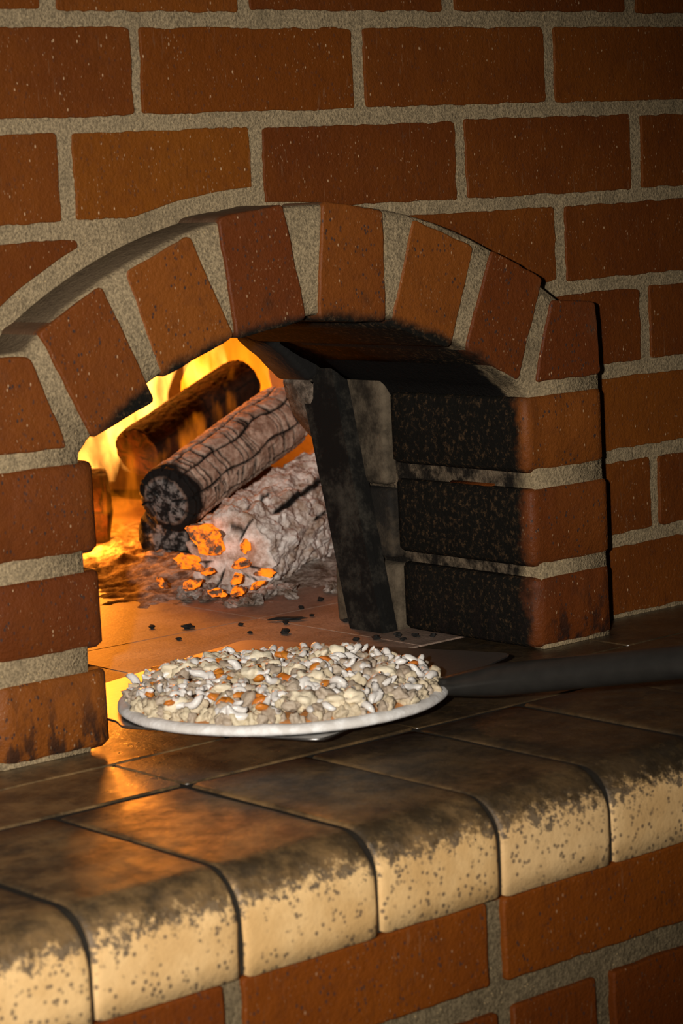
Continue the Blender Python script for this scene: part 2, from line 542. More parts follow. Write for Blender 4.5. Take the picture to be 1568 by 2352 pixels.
def box_block(name, x0, x1, y0, y1, z0, z1, mat, parent, rad=0.006, seed=0, rough=0.0015, seg=7):
    """a rounded, slightly lumpy block"""
    nx = max(2, int((x1 - x0) / 0.012)); ny = max(2, int((y1 - y0) / 0.012)); nzz = max(2, int((z1 - z0) / 0.012))
    bm = bmesh.new()
    bmesh.ops.create_cube(bm, size=1.0)
    for v in bm.verts:
        v.co = Vector(((x0 + x1) / 2 + v.co.x * (x1 - x0), (y0 + y1) / 2 + v.co.y * (y1 - y0), (z0 + z1) / 2 + v.co.z * (z1 - z0)))
    bmesh.ops.bevel(bm, geom=list(bm.edges), offset=rad, segments=3, profile=0.5, affect='EDGES')
    bmesh.ops.subdivide_edges(bm, edges=[e for e in bm.edges if e.calc_length() > 0.02], cuts=3, use_grid_fill=True)
    for v in bm.verts:
        c = v.co
        v.co = c + rough * Vector((nz(c.x + seed, c.y, c.z, 45), nz(c.x, c.y + seed + 7, c.z, 45), nz(c.x, c.y, c.z + seed + 13, 45)))
    verts = [tuple(v.co) for v in bm.verts]
    bm.verts.index_update()
    faces = [tuple(v.index for v in f.verts) for f in bm.faces]
    bm.free()
    return link_mesh(name, verts, faces, mat, parent)


def tube(path, radii, seg=12, closed=True, flat=None):
    """verts, faces of a tube along path with a radius (or radius pair) per point"""
    verts, faces = [], []
    n = len(path)
    up0 = Vector((0, 0, 1))
    for i, p in enumerate(path):
        p = Vector(p)
        t = (Vector(path[min(i + 1, n - 1)]) - Vector(path[max(i - 1, 0)])).normalized()
        u = up0 if abs(t.z) < 0.95 else Vector((0, 1, 0))
        s = t.cross(u).normalized()
        u = s.cross(t).normalized()
        r = radii[i]
        ra, rb = r if isinstance(r, (tuple, list)) else (r, r)
        for k in range(seg):
            a = 2 * math.pi * k / seg
            verts.append(tuple(p + s * math.cos(a) * ra + u * math.sin(a) * rb))
    for i in range(n - 1):
        for k in range(seg):
            k2 = (k + 1) % seg
            faces.append((i * seg + k, i * seg + k2, (i + 1) * seg + k2, (i + 1) * seg + k))
    if closed:
        faces.append(tuple(range(seg)))
        faces.append(tuple(range((n - 1) * seg, n * seg)))
    return verts, faces


# ------------------------------------------------------------------ upper wall (setting)
PITCH = 0.078


def in_mouth(x, z):
    r = math.hypot(x - ACX, z - ACZ)
    return (r < 0.405 and z > 0.20) or (0.12 < x < 0.645 and z <= 0.22)


def build_wall_back():
    x0, x1, z0, z1, s = -0.62, 1.62, -0.03, 0.86, 0.008
    nx, nzz = int((x1 - x0) / s), int((z1 - z0) / s)
    verts, faces, idx = [], [], {}

    def vid(i, k):
        if (i, k) not in idx:
            x, z = x0 + i * s, z0 + k * s
            idx[(i, k)] = len(verts)
            verts.append((x, 0.0021 + 0.0008 * nz(x, 0.3, z, 60) + 0.0010 * nz(x, 1.3, z, 150), z))
        return idx[(i, k)]
    for i in range(nx):
        for k in range(nzz):
            if in_mouth(x0 + (i + .5) * s, z0 + (k + .5) * s):
                continue
            faces.append((vid(i, k), vid(i + 1, k), vid(i + 1, k + 1), vid(i, k + 1)))
    # thickness: a back face and rim
    n0 = len(verts)
    c = [(x0, 0.12, z0), (x1, 0.12, z0), (x1, 0.12, z1), (x0, 0.12, z1)]
    w = link_mesh('wall_back', verts, faces, 'mortar', None, (0.4, 0.0, 0.0))
    tag(w, 'red brick wall with sandy mortar joints above and around the oven mouth', None, None, 'structure')
    rows = {-3: [.18, .364, .581, .804], -2: [.275, .47, .69], -1: [.165, .38, .59, .80],
            0: [.18, .364, .581, .804], 1: [.257, .477, .698], 2: [.187, .369, .587, .804],
            3: [-.012, .199, .488, .704], 4: [-.09, .125, .60, .807], 5: [-.16, .05, .70, .917], 6: [-.09, .12, .60, .814], 7: [-.16, .05, .704, .917]}
    for k, js in rows.items():
        js = list(js)
        while js[0] > -0.5:
            js.insert(0, js[0] - 0.2135)
        while js[-1] < 1.5:
            js.append(js[-1] + 0.2135)
        zb, zt = 0.54 - PITCH * k + 0.0062, 0.54 - PITCH * (k - 1) - 0.0062
        if k == 7:
            zb = 0.004
        for a, b in zip(js[:-1], js[1:]):
            gl = 0.0065 + random.uniform(-.0015, .0015)
            gr = 0.0065 + random.uniform(-.0015, .0015)
            if k == 1 and abs(a - .257) < .01:
                gl = .0035
            xa, xb = a + gl, b - gr
            sd = random.uniform(0, 99)
            pts = rounded_outline(rect(xa, xb, zb + random.uniform(-.001, .001), zt + random.uniform(-.001, .001)), 0.0035, 0.0032, 0.0013, sd)
            # cut to the curve of the arch
            out, cut = [], 0
            rc = 0.4565 if (xa + xb) / 2 < 0.47 else 0.4435
            for q in pts:
                h = rc * rc - (q.x - ACX) ** 2
                zc = ACZ + math.sqrt(h) if h > 0 else -9
                if q.y < zc and zc > 0.295 and k <= 4:
                    cut += 1
                    if zc > zt - .0012:
                        continue
                    q = Vector((q.x, zc + 0.0006 * noise.noise(Vector((q.x * 60, q.y * 60, 3)))))
                if not out or (q - out[-1]).length > .0011:
                    out.append(q)
            if len(out) < 8:
                continue
            if cut > 0.72 * len(pts):
                continue
            mx, mz = (xa + xb) / 2, (zb + zt) / 2
            if 4 <= k and 0.05 < mx < 0.66:
                continue
            slab('brick', out, 0.0 + random.uniform(-.0008, .0008), 0.055, 0.0008, 'brick_orange' if (k == 1 and abs(a - .257) < .01) or (k == 2 and abs(a - .187) < .01) else 'brick', w, XZ,
                 tilt=(random.uniform(-.006, .006), random.uniform(-.008, .008)), wob=0.0005, seed=sd)
    return w


wall_back = build_wall_back()


# ------------------------------------------------------------------ arch surround
def build_arch():
    root = empty('oven_arch', (0.381, -0.05, 0.0))
    tag(root, 'projecting red brick arch and pillars framing the soot-blackened oven mouth', 'oven arch')
    # mortar body: outer and inner polylines sampled with the same number of points
    outer = [(.0645, 0.0), (.0645, .10), (.0645, .20), (.0645, .298), (.085, .2995), (.108, .301)]
    inner = [(.1440, 0.0), (.1470, .08), (.1480, .15), (.1480, .212), (.1500, .2225), (.1560, .229)]
    K = 40
    for i in range(K + 1):
        a = R(125 - 70 * i / K)
        outer.append((ACX + .4400 * math.cos(a), ACZ + .4400 * math.sin(a)))
        a = R(128.2 - 76.6 * i / K)
        inner.append((ACX + .3535 * math.cos(a), ACZ + .3535 * math.sin(a)))
    outer += [(.652, .2975), (.672, .2965), (.6945, .294), (.6955, .20), (.6975, .10), (.6985, 0.0)]
    inner += [(.5985, .229), (.6030, .2235), (.6085, .215), (.6105, .15), (.6125, .08), (.6160, 0.0)]
    n = len(outer)
    ys = [-0.0482, -0.046, 0.0, 0.05, 0.10, 0.15, 0.195]
    verts, faces = [], []
    for y in ys:
        ins = 0.002 if y == ys[0] else 0
        for (ox, oz), (ix, iz) in zip(outer, inner):
            d = Vector((ix - ox, iz - oz)).normalized() * ins
            verts.append((ox + d.x, y + 0.0006 * nz(ox, y, oz, 80), oz + d.y))
            verts.append((ix - d.x, y + 0.0006 * nz(ix, y, iz, 80), iz - d.y))
    for k in range(len(ys) - 1):
        b, c = k * 2 * n, (k + 1) * 2 * n
        for i in range(n - 1):
            faces.append((b + 2 * i, b + 2 * i + 2, c + 2 * i + 2, c + 2 * i))
            faces.append((b + 2 * i + 1, c + 2 * i + 1, c + 2 * i + 3, b + 2 * i + 3))
    for k in (0, len(ys) - 1):
        b = k * 2 * n
        for i in range(n - 1):
            faces.append((b + 2 * i, b + 2 * i + 1, b + 2 * i + 3, b + 2 * i + 2))
    o = link_mesh('mortar', verts, faces, 'arch_mortar', root)
    o['label'] = 'sandy mortar between the arch bricks, sooty inside the mouth'
    V = [[(.062, .300), (.112, .2965), (.1395, .2275), (.062, .2285)],
         [(.1197, .314), (.1778, .3436), (.2195, .2545), (.1605, .2320)],
         [(.1991, .3518), (.2597, .3758), (.2975, .2960), (.2280, .2700)],
         [(.2873, .3874), (.3514, .3950), (.3680, .3035), (.2985, .2945)],
         [(.3910, .3959), (.4539, .3855), (.4520, .2960), (.3810, .3010)],
         [(.4861, .3766), (.5523, .3511), (.5205, .2685), (.4570, .2920)],
         [(.5720, .3471), (.6306, .3190), (.5970, .2340), (.5370, .2670)],
         [(.6385, .2999), (.6920, .2965), (.6970, .2313), (.6165, .2318)]]
    for i, q in enumerate(V):
        pts = rounded_outline(q, 0.0055, 0.006, 0.0010, 3.1 * i)
        o = slab('brick', pts, -0.0505 + random.uniform(-.0012, .0012), 0.20 if 0 < i < 7 else 0.10, 0.0017, 'arch_brick', root, XZ,
                 tilt=(random.uniform(-.012, .012), random.uniform(-.012, .012)), wob=0.0008, seed=i * 2.0)
    # pillars
    rows_r = [(.1545, .2195, .6015, .6985), (.0730, .1400, .6040, .7020), (.0015, .0630, .6050, .7040)]
    rows_l = [(.1480, .2155, .0620, .1610), (.0770, .1355, .0615, .1615), (.0015, .0605, .0600, .1635)]
    for i, (a, b, c, d) in enumerate(rows_r + rows_l):
        right = i < 3
        q = [(c, -.0505), (d, -.0505), (d, .10), (c, .128)] if right else [(c, -.0505), (d, -.0505), (d, .128), (c, .10)]
        # plan outline, rounder at the mouth-side front corner
        pts = rounded_outline(q, 0.010 if i not in (2, 5) else 0.015, 0.007, 0.0011, 40 + i * 3)
        slab('brick', pts, b, a, 0.0042, 'arch_brick', root, XY, back_bev=True, tilt=(random.uniform(-.01, .01), random.uniform(-.01, .01)), wob=0.0008, seed=i + 60.)
    # ash-coated blocks deeper in the jamb
    box_block('jamb_block', .598, .70, .130, .215, .134, .245, 'jamb', root, 0.005, 1)
    box_block('jamb_block', .600, .70, .127, .212, .066, .130, 'jamb_dark', root, 0.005, 2)
    box_block('jamb_block', .602, .70, .124, .215, -.002, .061, 'jamb', root, 0.005, 3)
    box_block('jamb_block', .06, .158, .130, .215, .10, .228, 'jamb', root, 0.005, 4)
    box_block('jamb_block', .06, .158, .130, .215, -.002, .096, 'jamb_dark', root, 0.005, 5)
    # second ring of stones behind the arch, hanging lower
    A = rounded_outline([(.524, .2712), (.549, .2518), (.573, .2285), (.606, .238), (.66, .258), (.66, .335), (.53, .335)], .006, .006, .001, 5)
    slab('throat_stone', A, .201, .250, .005, 'sootstone', root, XZ, seed=8., back_bev=True)
    B = rounded_outline([(.5745, .231), (.5825, .200), (.606, .1705), (.68, .168), (.68, .245)], .006, .006, .0012, 6)
    slab('throat_stone', B, .206, .250, .006, 'ashstone', root, XZ, wob=.001, seed=9., back_bev=True)
    return root


arch = build_arch()


# ------------------------------------------------------------------ oven chamber (setting)
def build_chamber():
    cx, cy = 0.52, 0.83
    hx, hy, hz = 0.66, 0.62, 0.44
    verts, faces = [], []
    NA, NB = 96, 26

    def sp(c, e):
        return math.copysign(abs(c) ** e, c)
    for j in range(NB + 1):
        b = (math.pi / 2) * j / NB
        rr, zz = sp(math.cos(b), .55), sp(math.sin(b), .9)
        for i in range(NA):
            a = 2 * math.pi * i / NA
            x = cx + hx * rr * sp(math.cos(a), .55)
            y = cy + hy * rr * sp(math.sin(a), .55)
            z = -0.02 + hz * zz
            k = 1 + 0.006 * nz(x, y, z, 14)
            verts.append((cx + (x - cx) * k, cy + (y - cy) * k, z))
    for j in range(NB):
        for i in range(NA):
            i2 = (i + 1) % NA
            f = (j * NA + i, j * NA + i2, (j + 1) * NA + i2, (j + 1) * NA + i)
            c = sum((Vector(verts[q]) for q in f), Vector()) / 4
            if c.y < 0.40 and 0.135 < c.x < 0.64 and c.z < 0.30:
                continue
            faces.append(f)
    o = link_mesh('wall_chamber', verts, faces, 'chamber', None, (cx, cy, 0))
    tag(o, 'domed inner wall of the oven lit orange by the fire', None, None, 'structure')


build_chamber()


def build_hearth():
    # bed of the oven floor with firebrick tiles on it
    x0, x1, y0, y1 = -0.30, 1.30, 0.02, 1.52
    v = [(x0, y0, -.0065), (x1, y0, -.0065), (x1, y1, -.0065), (x0, y1, -.0065), (x0, y0, -.05), (x1, y0, -.05), (x1, y1, -.05), (x0, y1, -.05)]
    f = [(0, 1, 2, 3), (4, 5, 6, 7), (0, 1, 5, 4), (1, 2, 6, 5), (2, 3, 7, 6), (3, 0, 4, 7)]
    fl = link_mesh('floor', v, f, 'joint', None, None, False)
    tag(fl, 'worn firebrick floor of the oven dusted with ash', None, None, 'structure')
    s = 0.232
    for i in range(-1, 4):
        for j in range(0, 5):
            xa, ya = 0.10 + i * s, 0.055 + j * s
            pts = rounded_outline(rect(xa + .0006, xa + s - .0006, ya + .0006, ya + s - .0006), .002, .03, .0003, i * 7 + j)
            slab('tile', pts, 0.0, -.02, .0006, 'hearth', fl, XY)
    return fl


build_hearth()


# ------------------------------------------------------------------ ledge
def build_ledge():
    root = empty('ledge', (0.3, -0.39, -0.066))
    tag(root, 'buff bullnose brick ledge blackened on top, below the oven mouth', 'ledge')
    fp = [(-.3872, -.0655)]
    for k in range(9):
        a = math.pi - (math.pi / 2) * k / 8
        fp.append((-.358 + .0292 * math.cos(a), -.0309 + .0292 * math.sin(a)))
    fp += [(.06, -.0017), (.06, -.0655)]
    v = [(-.70, y, z) for y, z in fp] + [(1.70, y, z) for y, z in fp]
    n_ = len(fp)
    f = [(k, (k + 1) % n_, n_ + (k + 1) % n_, n_ + k) for k in range(n_)] + [tuple(range(n_)), tuple(range(n_, 2 * n_))]
    link_mesh('bedding', v, f, 'joint', root, None, False)
    js = [-.0930, .0165, .1265, .2345, .3400]
    while js[0] > -.60:
        js.insert(0, js[0] - .1085)
    while js[-1] < 1.55:
        js.append(js[-1] + .1085)
    # profile of the bullnose (y, z), front to back over the top
    rad = .032
    prof = [(-.390, -.0665), (-.390, -.050)]
    for k in range(9):
        a = math.pi - (math.pi / 2) * k / 8
        prof.append((-.390 + rad + rad * math.cos(a), -rad + rad * math.sin(a)))
    prof += [(-.33, 0.0), (-.28, 0.0), (-.23, 0.0), (-.192, 0.0), (-.188, -.003), (-.188, -.0665)]
    for q, (a, b) in enumerate(zip(js[:-1], js[1:])):
        xa, xb = a + .0021, b - .0021
        st = [0, .0016, .005, .03, .05, .07, .095, .0995, .1015]
        xs = [xa + t / .1015 * (xb - xa) for t in st]
        verts, faces = [], []
        np_ = len(prof)
        dz = random.uniform(-.0012, .0008)
        dy = random.uniform(-.0012, .0012)
        cy, cz = -.29, -.033
        for i, x in enumerate(xs):
            ins = .0013 if i in (0, len(xs) - 1) else (.0004 if i in (1, len(xs) - 2) else 0)
            for (y, z) in prof:
                yy = y + (ins if y < -.29 else -ins)
                zz = z - (ins if z > cz else -ins)
                w = .0007
                verts.append((x + (.001 * nz(0, y, z + q, 50)), yy + dy + w * nz(x, y, z, 55), zz + dz + w * nz(x + 9, y, z, 55)))
        for i in range(len(xs) - 1):
            for k in range(np_):
                k2 = (k + 1) % np_
                faces.append((i * np_ + k, i * np_ + k2, (i + 1) * np_ + k2, (i + 1) * np_ + k))
        faces.append(tuple(range(np_)))
        faces.append(tuple(range((len(xs) - 1) * np_, len(xs) * np_)))
        link_mesh('bullnose_brick', verts, faces, 'ledge', root)
    # flat pavers behind
    rows = [(-.1840, -.0965, .217, .128), (-.0930, .052, .217, .02)]
    for ya, yb, w, off in rows:
        x = off - .217 * 3
        while x < 1.45:
            pts = rounded_outline(rect(x + .0015, x + w - .0015, ya, yb), .004, .02, .0008, x * 9 + ya)
            slab('paver', pts, random.uniform(-.0006, .0), -.05, .0008, 'paver', root, XY, tilt=(random.uniform(-.003, .003), random.uniform(-.003, .003)))
            x += w
    return root


ledge = build_ledge()


# ------------------------------------------------------------------ lower wall (setting)
def build_wall_front():
    x0, x1, z0, z1, s = -0.62, 1.45, -0.62, -0.065, 0.009
    nx, nzz = int((x1 - x0) / s), int((z1 - z0) / s)
    verts, faces = [], []
    for i in range(nx + 1):
        for k in range(nzz + 1):
            x, z = x0 + i * s, z0 + k * s
            verts.append((x, -.3800 + .0012 * nz(x, 2.3, z, 60) + .0008 * nz(x, 4.3, z, 150), z))
    for i in range(nx):
        for k in range(nzz):
            a = i * (nzz + 1) + k
            faces.append((a, a + 1, a + nzz + 2, a + nzz + 1))
    w = link_mesh('wall_front', verts, faces, 'low_mortar', None, (0.4, -.38, -.3))
    tag(w, 'red brick wall below the bullnose ledge', None, None, 'structure')
    z_t = -.0695
    rows = [[.0125, .2325], [.118, .238, .3335, .55], [.0125, .2325], [.12, .335], [.0125, .2325], [.12, .335]]
    for k, js in enumerate(rows):
        js = list(js)
        while js[0] > -.5:
            js.insert(0, js[0] - .2195)
        while js[-1] < 1.2:
            js.append(js[-1] + .2195)
        h = .058 if k == 0 else .064
        for a, b in zip(js[:-1], js[1:]):
            sd = random.uniform(0, 99)
            pts = rounded_outline(rect(a + .0075, b - .0075, z_t - h, z_t), .0035, .007, .0010, sd)
            slab('brick', pts, -.3845 + random.uniform(-.0008, .0008), -.35, .0018, 'low_brick', w, XZ, tilt=(random.uniform(-.006, .006), random.uniform(-.008, .008)), wob=.0005, seed=sd)
        z_t -= h + .0185
    return w


build_wall_front()


# ------------------------------------------------------------------ iron post in the mouth
def build_post():
    root = empty('iron_post', (.585, .15, 0.0))
    tag(root, 'blackened flat iron post leaning against the right inner side of the oven mouth', 'post')
    n = 10
    verts, faces = [], []
    for i in range(n + 1):
        t = i / n
        z = t * .292
        y0, y1 = .1255 + .0655 * t, .1715 + .0690 * t
        w = .0005 * nz(t, 0, 0, 9)
        for (x, y) in ((.581 + w, y0), (.589, y0 - .0005), (.589, y1), (.581 + w, y1)):
            verts.append((x, y, z))
    for i in range(n):
        for k in range(4):
            k2 = (k + 1) % 4
            faces.append((i * 4 + k, i * 4 + k2, (i + 1) * 4 + k2, (i + 1) * 4 + k))
    faces += [(0, 1, 2, 3), (n * 4, n * 4 + 1, n * 4 + 2, n * 4 + 3)]
    link_mesh('bar', verts, faces, 'iron', root, None, False)
    v2, f2 = [], []
    for i in range(n + 1):
        t = i / n
        z = t * .292
        y0 = .1255 + .0655 * t
        for (x, y) in ((.5895, y0 + .0005), (.600, y0 + .0005), (.600, y0 + .006), (.5895, y0 + .006)):
            v2.append((x, y, z))
    for i in range(n):
        for k in range(4):
            k2 = (k + 1) % 4
            f2.append((i * 4 + k, i * 4 + k2, (i + 1) * 4 + k2, (i + 1) * 4 + k))
    f2 += [(0, 1, 2, 3), (n * 4, n * 4 + 1, n * 4 + 2, n * 4 + 3)]
    link_mesh('flange', v2, f2, 'iron', root, None, False)


build_post()


# ------------------------------------------------------------------ firewood
def build_log(name, A, B, rad, mat, label, cracks=0, depth=.0025, lump=.006, flat=0.0, seed=0., nl=110, na=110, char_len=0.0, big_crack=None, flake=0.0, taper=1.0, bark_band=0.0, trans=0.016, wander=1.0, cap=1.0):
    A, B = Vector(A), Vector(B)
    ax = (B - A).normalized()
    L = (B - A).length
    s = ax.cross(Vector((0, 0, 1))).normalized()
    u = s.cross(ax).normalized()
    rng = random.Random(seed)
    cr = sorted(rng.uniform(0, 1) * .5 + i for i in range(cracks))
    cr = [c / max(cracks, 1) for c in cr]
    strips = [[rng.uniform(0, .01) + k * trans * rng.uniform(.75, 1.25) for k in range(int(L / trans) + 2)] for _ in range(max(cracks, 1))]
    verts, crack, endc, char = [], [], [], []
    # side rings plus end-cap rings
    caps = [0.0, .18, .36, .52, .66, .78, .87, .94]
    rings = [('a', c) for c in caps] + [('s', i / nl) for i in range(nl + 1)] + [('b', c) for c in reversed(caps)]
    for kind, t in rings:
        for k in range(na):
            th = k / na
            a = 2 * math.pi * th
            if kind == 's':
                l, f = t * L, 1.0
            else:
                l, f = (0.0 if kind == 'a' else L), t
            c3 = Vector((math.cos(a) * 1.2, math.sin(a) * 1.2, l * 9 + seed))
            r = rad * (1 + (taper - 1) * l / L)
            r *= 1 + lump * 14 * noise.noise(c3) + lump * 5 * noise.noise(c3 * 3.1)
            r += .0012 * noise.noise(Vector((math.cos(a) * 9, math.sin(a) * 9, l * 130 + seed)))
            if flake:
                fl = noise.fractal(Vector((math.cos(a) * 3.2, math.sin(a) * 3.2, l * 42 + seed)), .8, 2.1, 5)
                r += flake * fl
            cv = 0.0
            if cracks and kind == 's':
                w = .018 * noise.noise(Vector((th * 3, l * 22 + seed, 0))) * wander
                best = 9
                si = 0
                for i, c0 in enumerate(cr):
                    d = abs((th + w - c0 + .5) % 1 - .5)
                    if d < best:
                        best = d
                    if th + w >= c0:
                        si = i
                dl = best * 2 * math.pi * rad
                wl = .0024 + .0018 * noise.noise(Vector((th * 40, l * 60, 2)))
                cv = max(0, 1 - dl / max(wl, .0006))
                ll = l + .0065 * noise.noise(Vector((th * 13, l * 20, seed + 4 + si * 3.7)))
                dt = min(abs(ll - q) for q in strips[si])
                wt = .0023 + .0026 * noise.noise(Vector((th * 15, l * 35, 7 + seed)))
                cv = max(cv, max(0, 1 - dt / max(wt, .0003)) * .9)
            if big_crack and kind == 's':
                for (tc, l0, l1, bw) in big_crack:
                    if l0 < l < l1:
                        d = abs((th + .012 * noise.noise(Vector((l * 30, 1, seed))) - tc + .5) % 1 - .5) * 2 * math.pi * rad
                        q = max(0, 1 - d / bw) * min(1, (l - l0) / .012, (l1 - l) / .012)
                        cv = max(cv, min(1, q * 1.6))
            if kind != 's':
                # radial checks and an offset ring on the cut end
                for q in range(7):
                    tc = q / 7 + .06 * math.sin(q * 5 + seed)
                    d = abs((th + .02 * noise.noise(Vector((f * 5, q, seed))) - tc + .5) % 1 - .5) * 2 * math.pi * rad * max(f, .05)
                    lim = .25 + .3 * ((q * 37) % 5) / 5
                    if f > lim:
                        cv = max(cv, max(0, 1 - d / .0019))
                if abs(f - .60 - .05 * math.sin(a * 2)) < .05 and 0.15 < th < .62:
                    cv = max(cv, .7)
            push = depth * cv
            rr = r * f - (push if kind == 's' else 0)
            if kind == 's' and (t < .02 or t > .98):
                rr *= .985
            bulge = (.006 * (1 - f * f) + .0025 * noise.noise(Vector((math.cos(a) * f * 4, math.sin(a) * f * 4, seed))) - push) if kind != 's' else 0
            bulge *= -1 if kind == 'a' else 1
            p = A + ax * (l + bulge) + s * math.cos(a) * rr + u * math.sin(a) * rr * (1 - flat)
            verts.append(tuple(p))
            crack.append(min(1.0, cv * 1.3))
            endc.append(cap if (kind != 's' and f < .72) else 0.0)
            ch = 0.0
            if char_len:
                edge = char_len * (1 + .6 * noise.noise(Vector((math.cos(a) * 2, math.sin(a) * 2, seed))))
                ch = max(0, min(1, (edge - l) / (char_len * .5))) if kind == 's' else (0 if f < .74 else 1.0)
                if kind == 'b':
                    ch = 0
            char.append(ch)
    faces = []
    m = len(rings)
    for i in range(m - 1):
        for k in range(na):
            k2 = (k + 1) % na
            faces.append((i * na + k, i * na + k2, (i + 1) * na + k2, (i + 1) * na + k))
    o = link_mesh(name, verts, faces, mat, None, (A + B) / 2, True, {'crack': crack, 'endcap': endc, 'char': char})
    tag(o, label, 'log', 'firewood burning in the oven')
    return o


build_log('firewood_log', (.651, .545, .086), (.868, .615, .150), .0365, 'log_cracked', 'charred log with checked grey bark and black cut end, on top of the ash-white log',
          cracks=9, trans=.0105, wander=1.4, depth=.0034, lump=.003, seed=3., char_len=.020, nl=240, na=220)
build_log('firewood_log', (.735, .715, .118), (.925, .765, .178), .0300, 'log_dark', 'dark brown log wrapped in flames, topmost and rearmost of the pile',
          cracks=5, depth=.001, lump=.004, seed=11., trans=.06, cap=0.)
build_log('firewood_log', (.688, .600, .040), (.90, .70, .050), .0370, 'log_dark', 'black log end with radial cracks, beneath the checked grey log',
          cracks=6, depth=.0014, lump=.003, seed=17., char_len=.03, trans=.05)
build_log('firewood_log', (.640, .425, .036), (.885, .565, .062), .0475, 'log_ash', 'big log crumbling to white ash, split by a long dark crack, beside the iron post',
          lump=.006, seed=23., flake=.0075, nl=200, na=200, big_crack=[(.135, .045, .215, .0045), (.04, .10, .16, .002), (.21, .02, .09, .002)], cap=0.0, taper=1.1)
build_log('firewood_log', (.595, .865, .056), (.730, .775, .052), .046, 'log_dark', 'dark log with smouldering edge behind the left pillar of the arch',
          cracks=4, depth=.001, lump=.004, seed=31., trans=.07, cap=.15)


# ------------------------------------------------------------------ ash bed
def build_ash():
    x0, x1, y0, y1, s = .34, 1.08, .27, 1.12, .0045
    nx, ny = int((x1 - x0) / s), int((y1 - y0) / s)
    verts, faces, keep = [], [], {}

    def hgt(x, y):
        # heap under the logs, ragged front edge
        d = (x - .78) * .82 - (y - .66) * .57
        e = (x - .78) * .57 + (y - .66) * .82
        q = math.exp(-((d / .20) ** 2 + (e / .30) ** 2) * 1.15)
        f = q * .034 - .010
        f += .008 * noise.noise(Vector((x * 13, y * 13, .3))) * (q + .25)
        f += .0060 * noise.fractal(Vector((x * 55, y * 55, 3)), .9, 2.1, 4) * (.35 + q)
        return f
    for i in range(nx + 1):
        for j in range(ny + 1):
            x, y = x0 + i * s, y0 + j * s
            verts.append((x, y, max(hgt(x, y), -.003)))
    for i in range(nx):
        for j in range(ny):
            a = i * (ny + 1) + j
            q = (a, a + 1, a + ny + 2, a + ny + 1)
            if max(verts[k][2] for k in q) > -.0025:
                faces.append(q)
    used = sorted({k for f in faces for k in f})
    remap = {k: n for n, k in enumerate(used)}
    o = link_mesh('ash_bed', [verts[k] for k in used], [tuple(remap[k] for k in f) for f in faces], 'bed', None, (.75, .65, 0))
    tag(o, 'heap of loose grey and charred ash under the burning logs', 'ash', None, 'stuff')
    return hgt


ash_h = build_ash()


def chunk_mesh(name, mat, seed, sub=2, sharp=.35, sq=(1, 1, 1)):
    bm = bmesh.new()
    bmesh.ops.create_icosphere(bm, subdivisions=sub, radius=1.0)
    for v in bm.verts:
        c = v.co.copy()
        k = 1 + sharp * noise.noise(c * 1.3 + Vector((seed, seed * 2, 0))) + sharp * .5 * noise.noise(c * 3.1 + Vector((seed, 0, 9)))
        v.co = Vector((c.x * k * sq[0], c.y * k * sq[1], c.z * k * sq[2]))
    me = bpy.data.meshes.new(name)
    bm.to_mesh(me)
    bm.free()
    me.materials.append(MAT[mat])
    return me


ember_meshes = [chunk_mesh('ember', 'ember', i * 3.3, 3, .65, (1, .8, .5)) for i in range(5)]
coal_meshes = [chunk_mesh('charcoal_bit', 'charcoal', i * 5.1 + 2, 2, .6, (1, .7, .45)) for i in range(4)]


def place(me, name, loc, scale, rot, parent=None):
    o = bpy.data.objects.new(name, me)
    COL.objects.link(o)
    o.location = loc
    o.scale = scale if isinstance(scale, (tuple, list)) else (scale,) * 3
    o.rotation_euler = rot
    if parent is not None:
        o.parent = parent
    return o


embers = [((.612, .425, .060), (.019, .016, .026), 'largest glowing orange ember flake, in front of the broken log ends'),
          ((.600, .445, .036), (.014, .012, .014), 'glowing ember lump half covered in grey ash, left of the largest flake'),
          ((.556, .430, .022), (.008, .007, .007), 'small glowing ember at the left edge of the ash heap'),
          ((.574, .405, .020), (.011, .008, .008), None), ((.566, .352, .018), (.010, .007, .008), None), ((.592, .352, .016), (.014, .007, .006), None),
          ((.618, .355, .018), (.012, .008, .006), None), ((.630, .395, .034), (.009, .012, .010), None), ((.640, .400, .050), (.008, .006, .012), None), ((.588, .395, .032), (.007, .009, .007), None),
          ((.605, .372, .024), (.008, .006, .006), None), ((.642, .372, .026), (.010, .006, .007), None)]
ORD = ['leftmost', 'second from left', 'third from left', 'fourth from left', 'middle', 'fourth from right', 'third from right', 'second from right', 'rightmost']
small = sorted((e for e in embers if e[2] is None), key=lambda e: RT.dot(Vector(e[0]) - CAM) / FW.dot(Vector(e[0]) - CAM))
rank = {e[0]: k for k, e in enumerate(small)}
for i, (p, s, lab) in enumerate(embers):
    o = place(ember_meshes[i % 5], 'ember', (p[0], p[1], max(p[2], ash_h(p[0], p[1]) + s[2] * .4)), s, (random.uniform(-.5, .5), random.uniform(-.5, .5), random.uniform(0, 6)))
    tag(o, lab or ('small glowing orange ember in the ash, ' + ORD[rank[p]] + ' of the nine small ones'), 'ember', 'glowing embers in the ash')

flake_meshes = [chunk_mesh('ash_flake', 'ash', i * 2.3 + 4, 3, .8, (1, .8, .5)) for i in range(4)]
for i in range(20):
    x, y = random.uniform(.565, .70), random.uniform(.335, .44)
    s_ = random.uniform(.006, .014)
    o = place(flake_meshes[i % 4], 'ash_flake', (x, y, max(.002, ash_h(x, y)) + s_ * .25), s_, (random.uniform(-.4, .4), random.uniform(-.4, .4), random.uniform(0, 6)))
    tag(o, 'crumbled white ash flake fallen in front of the ash-covered log', 'ash flake', 'ash flakes in front of the logs')

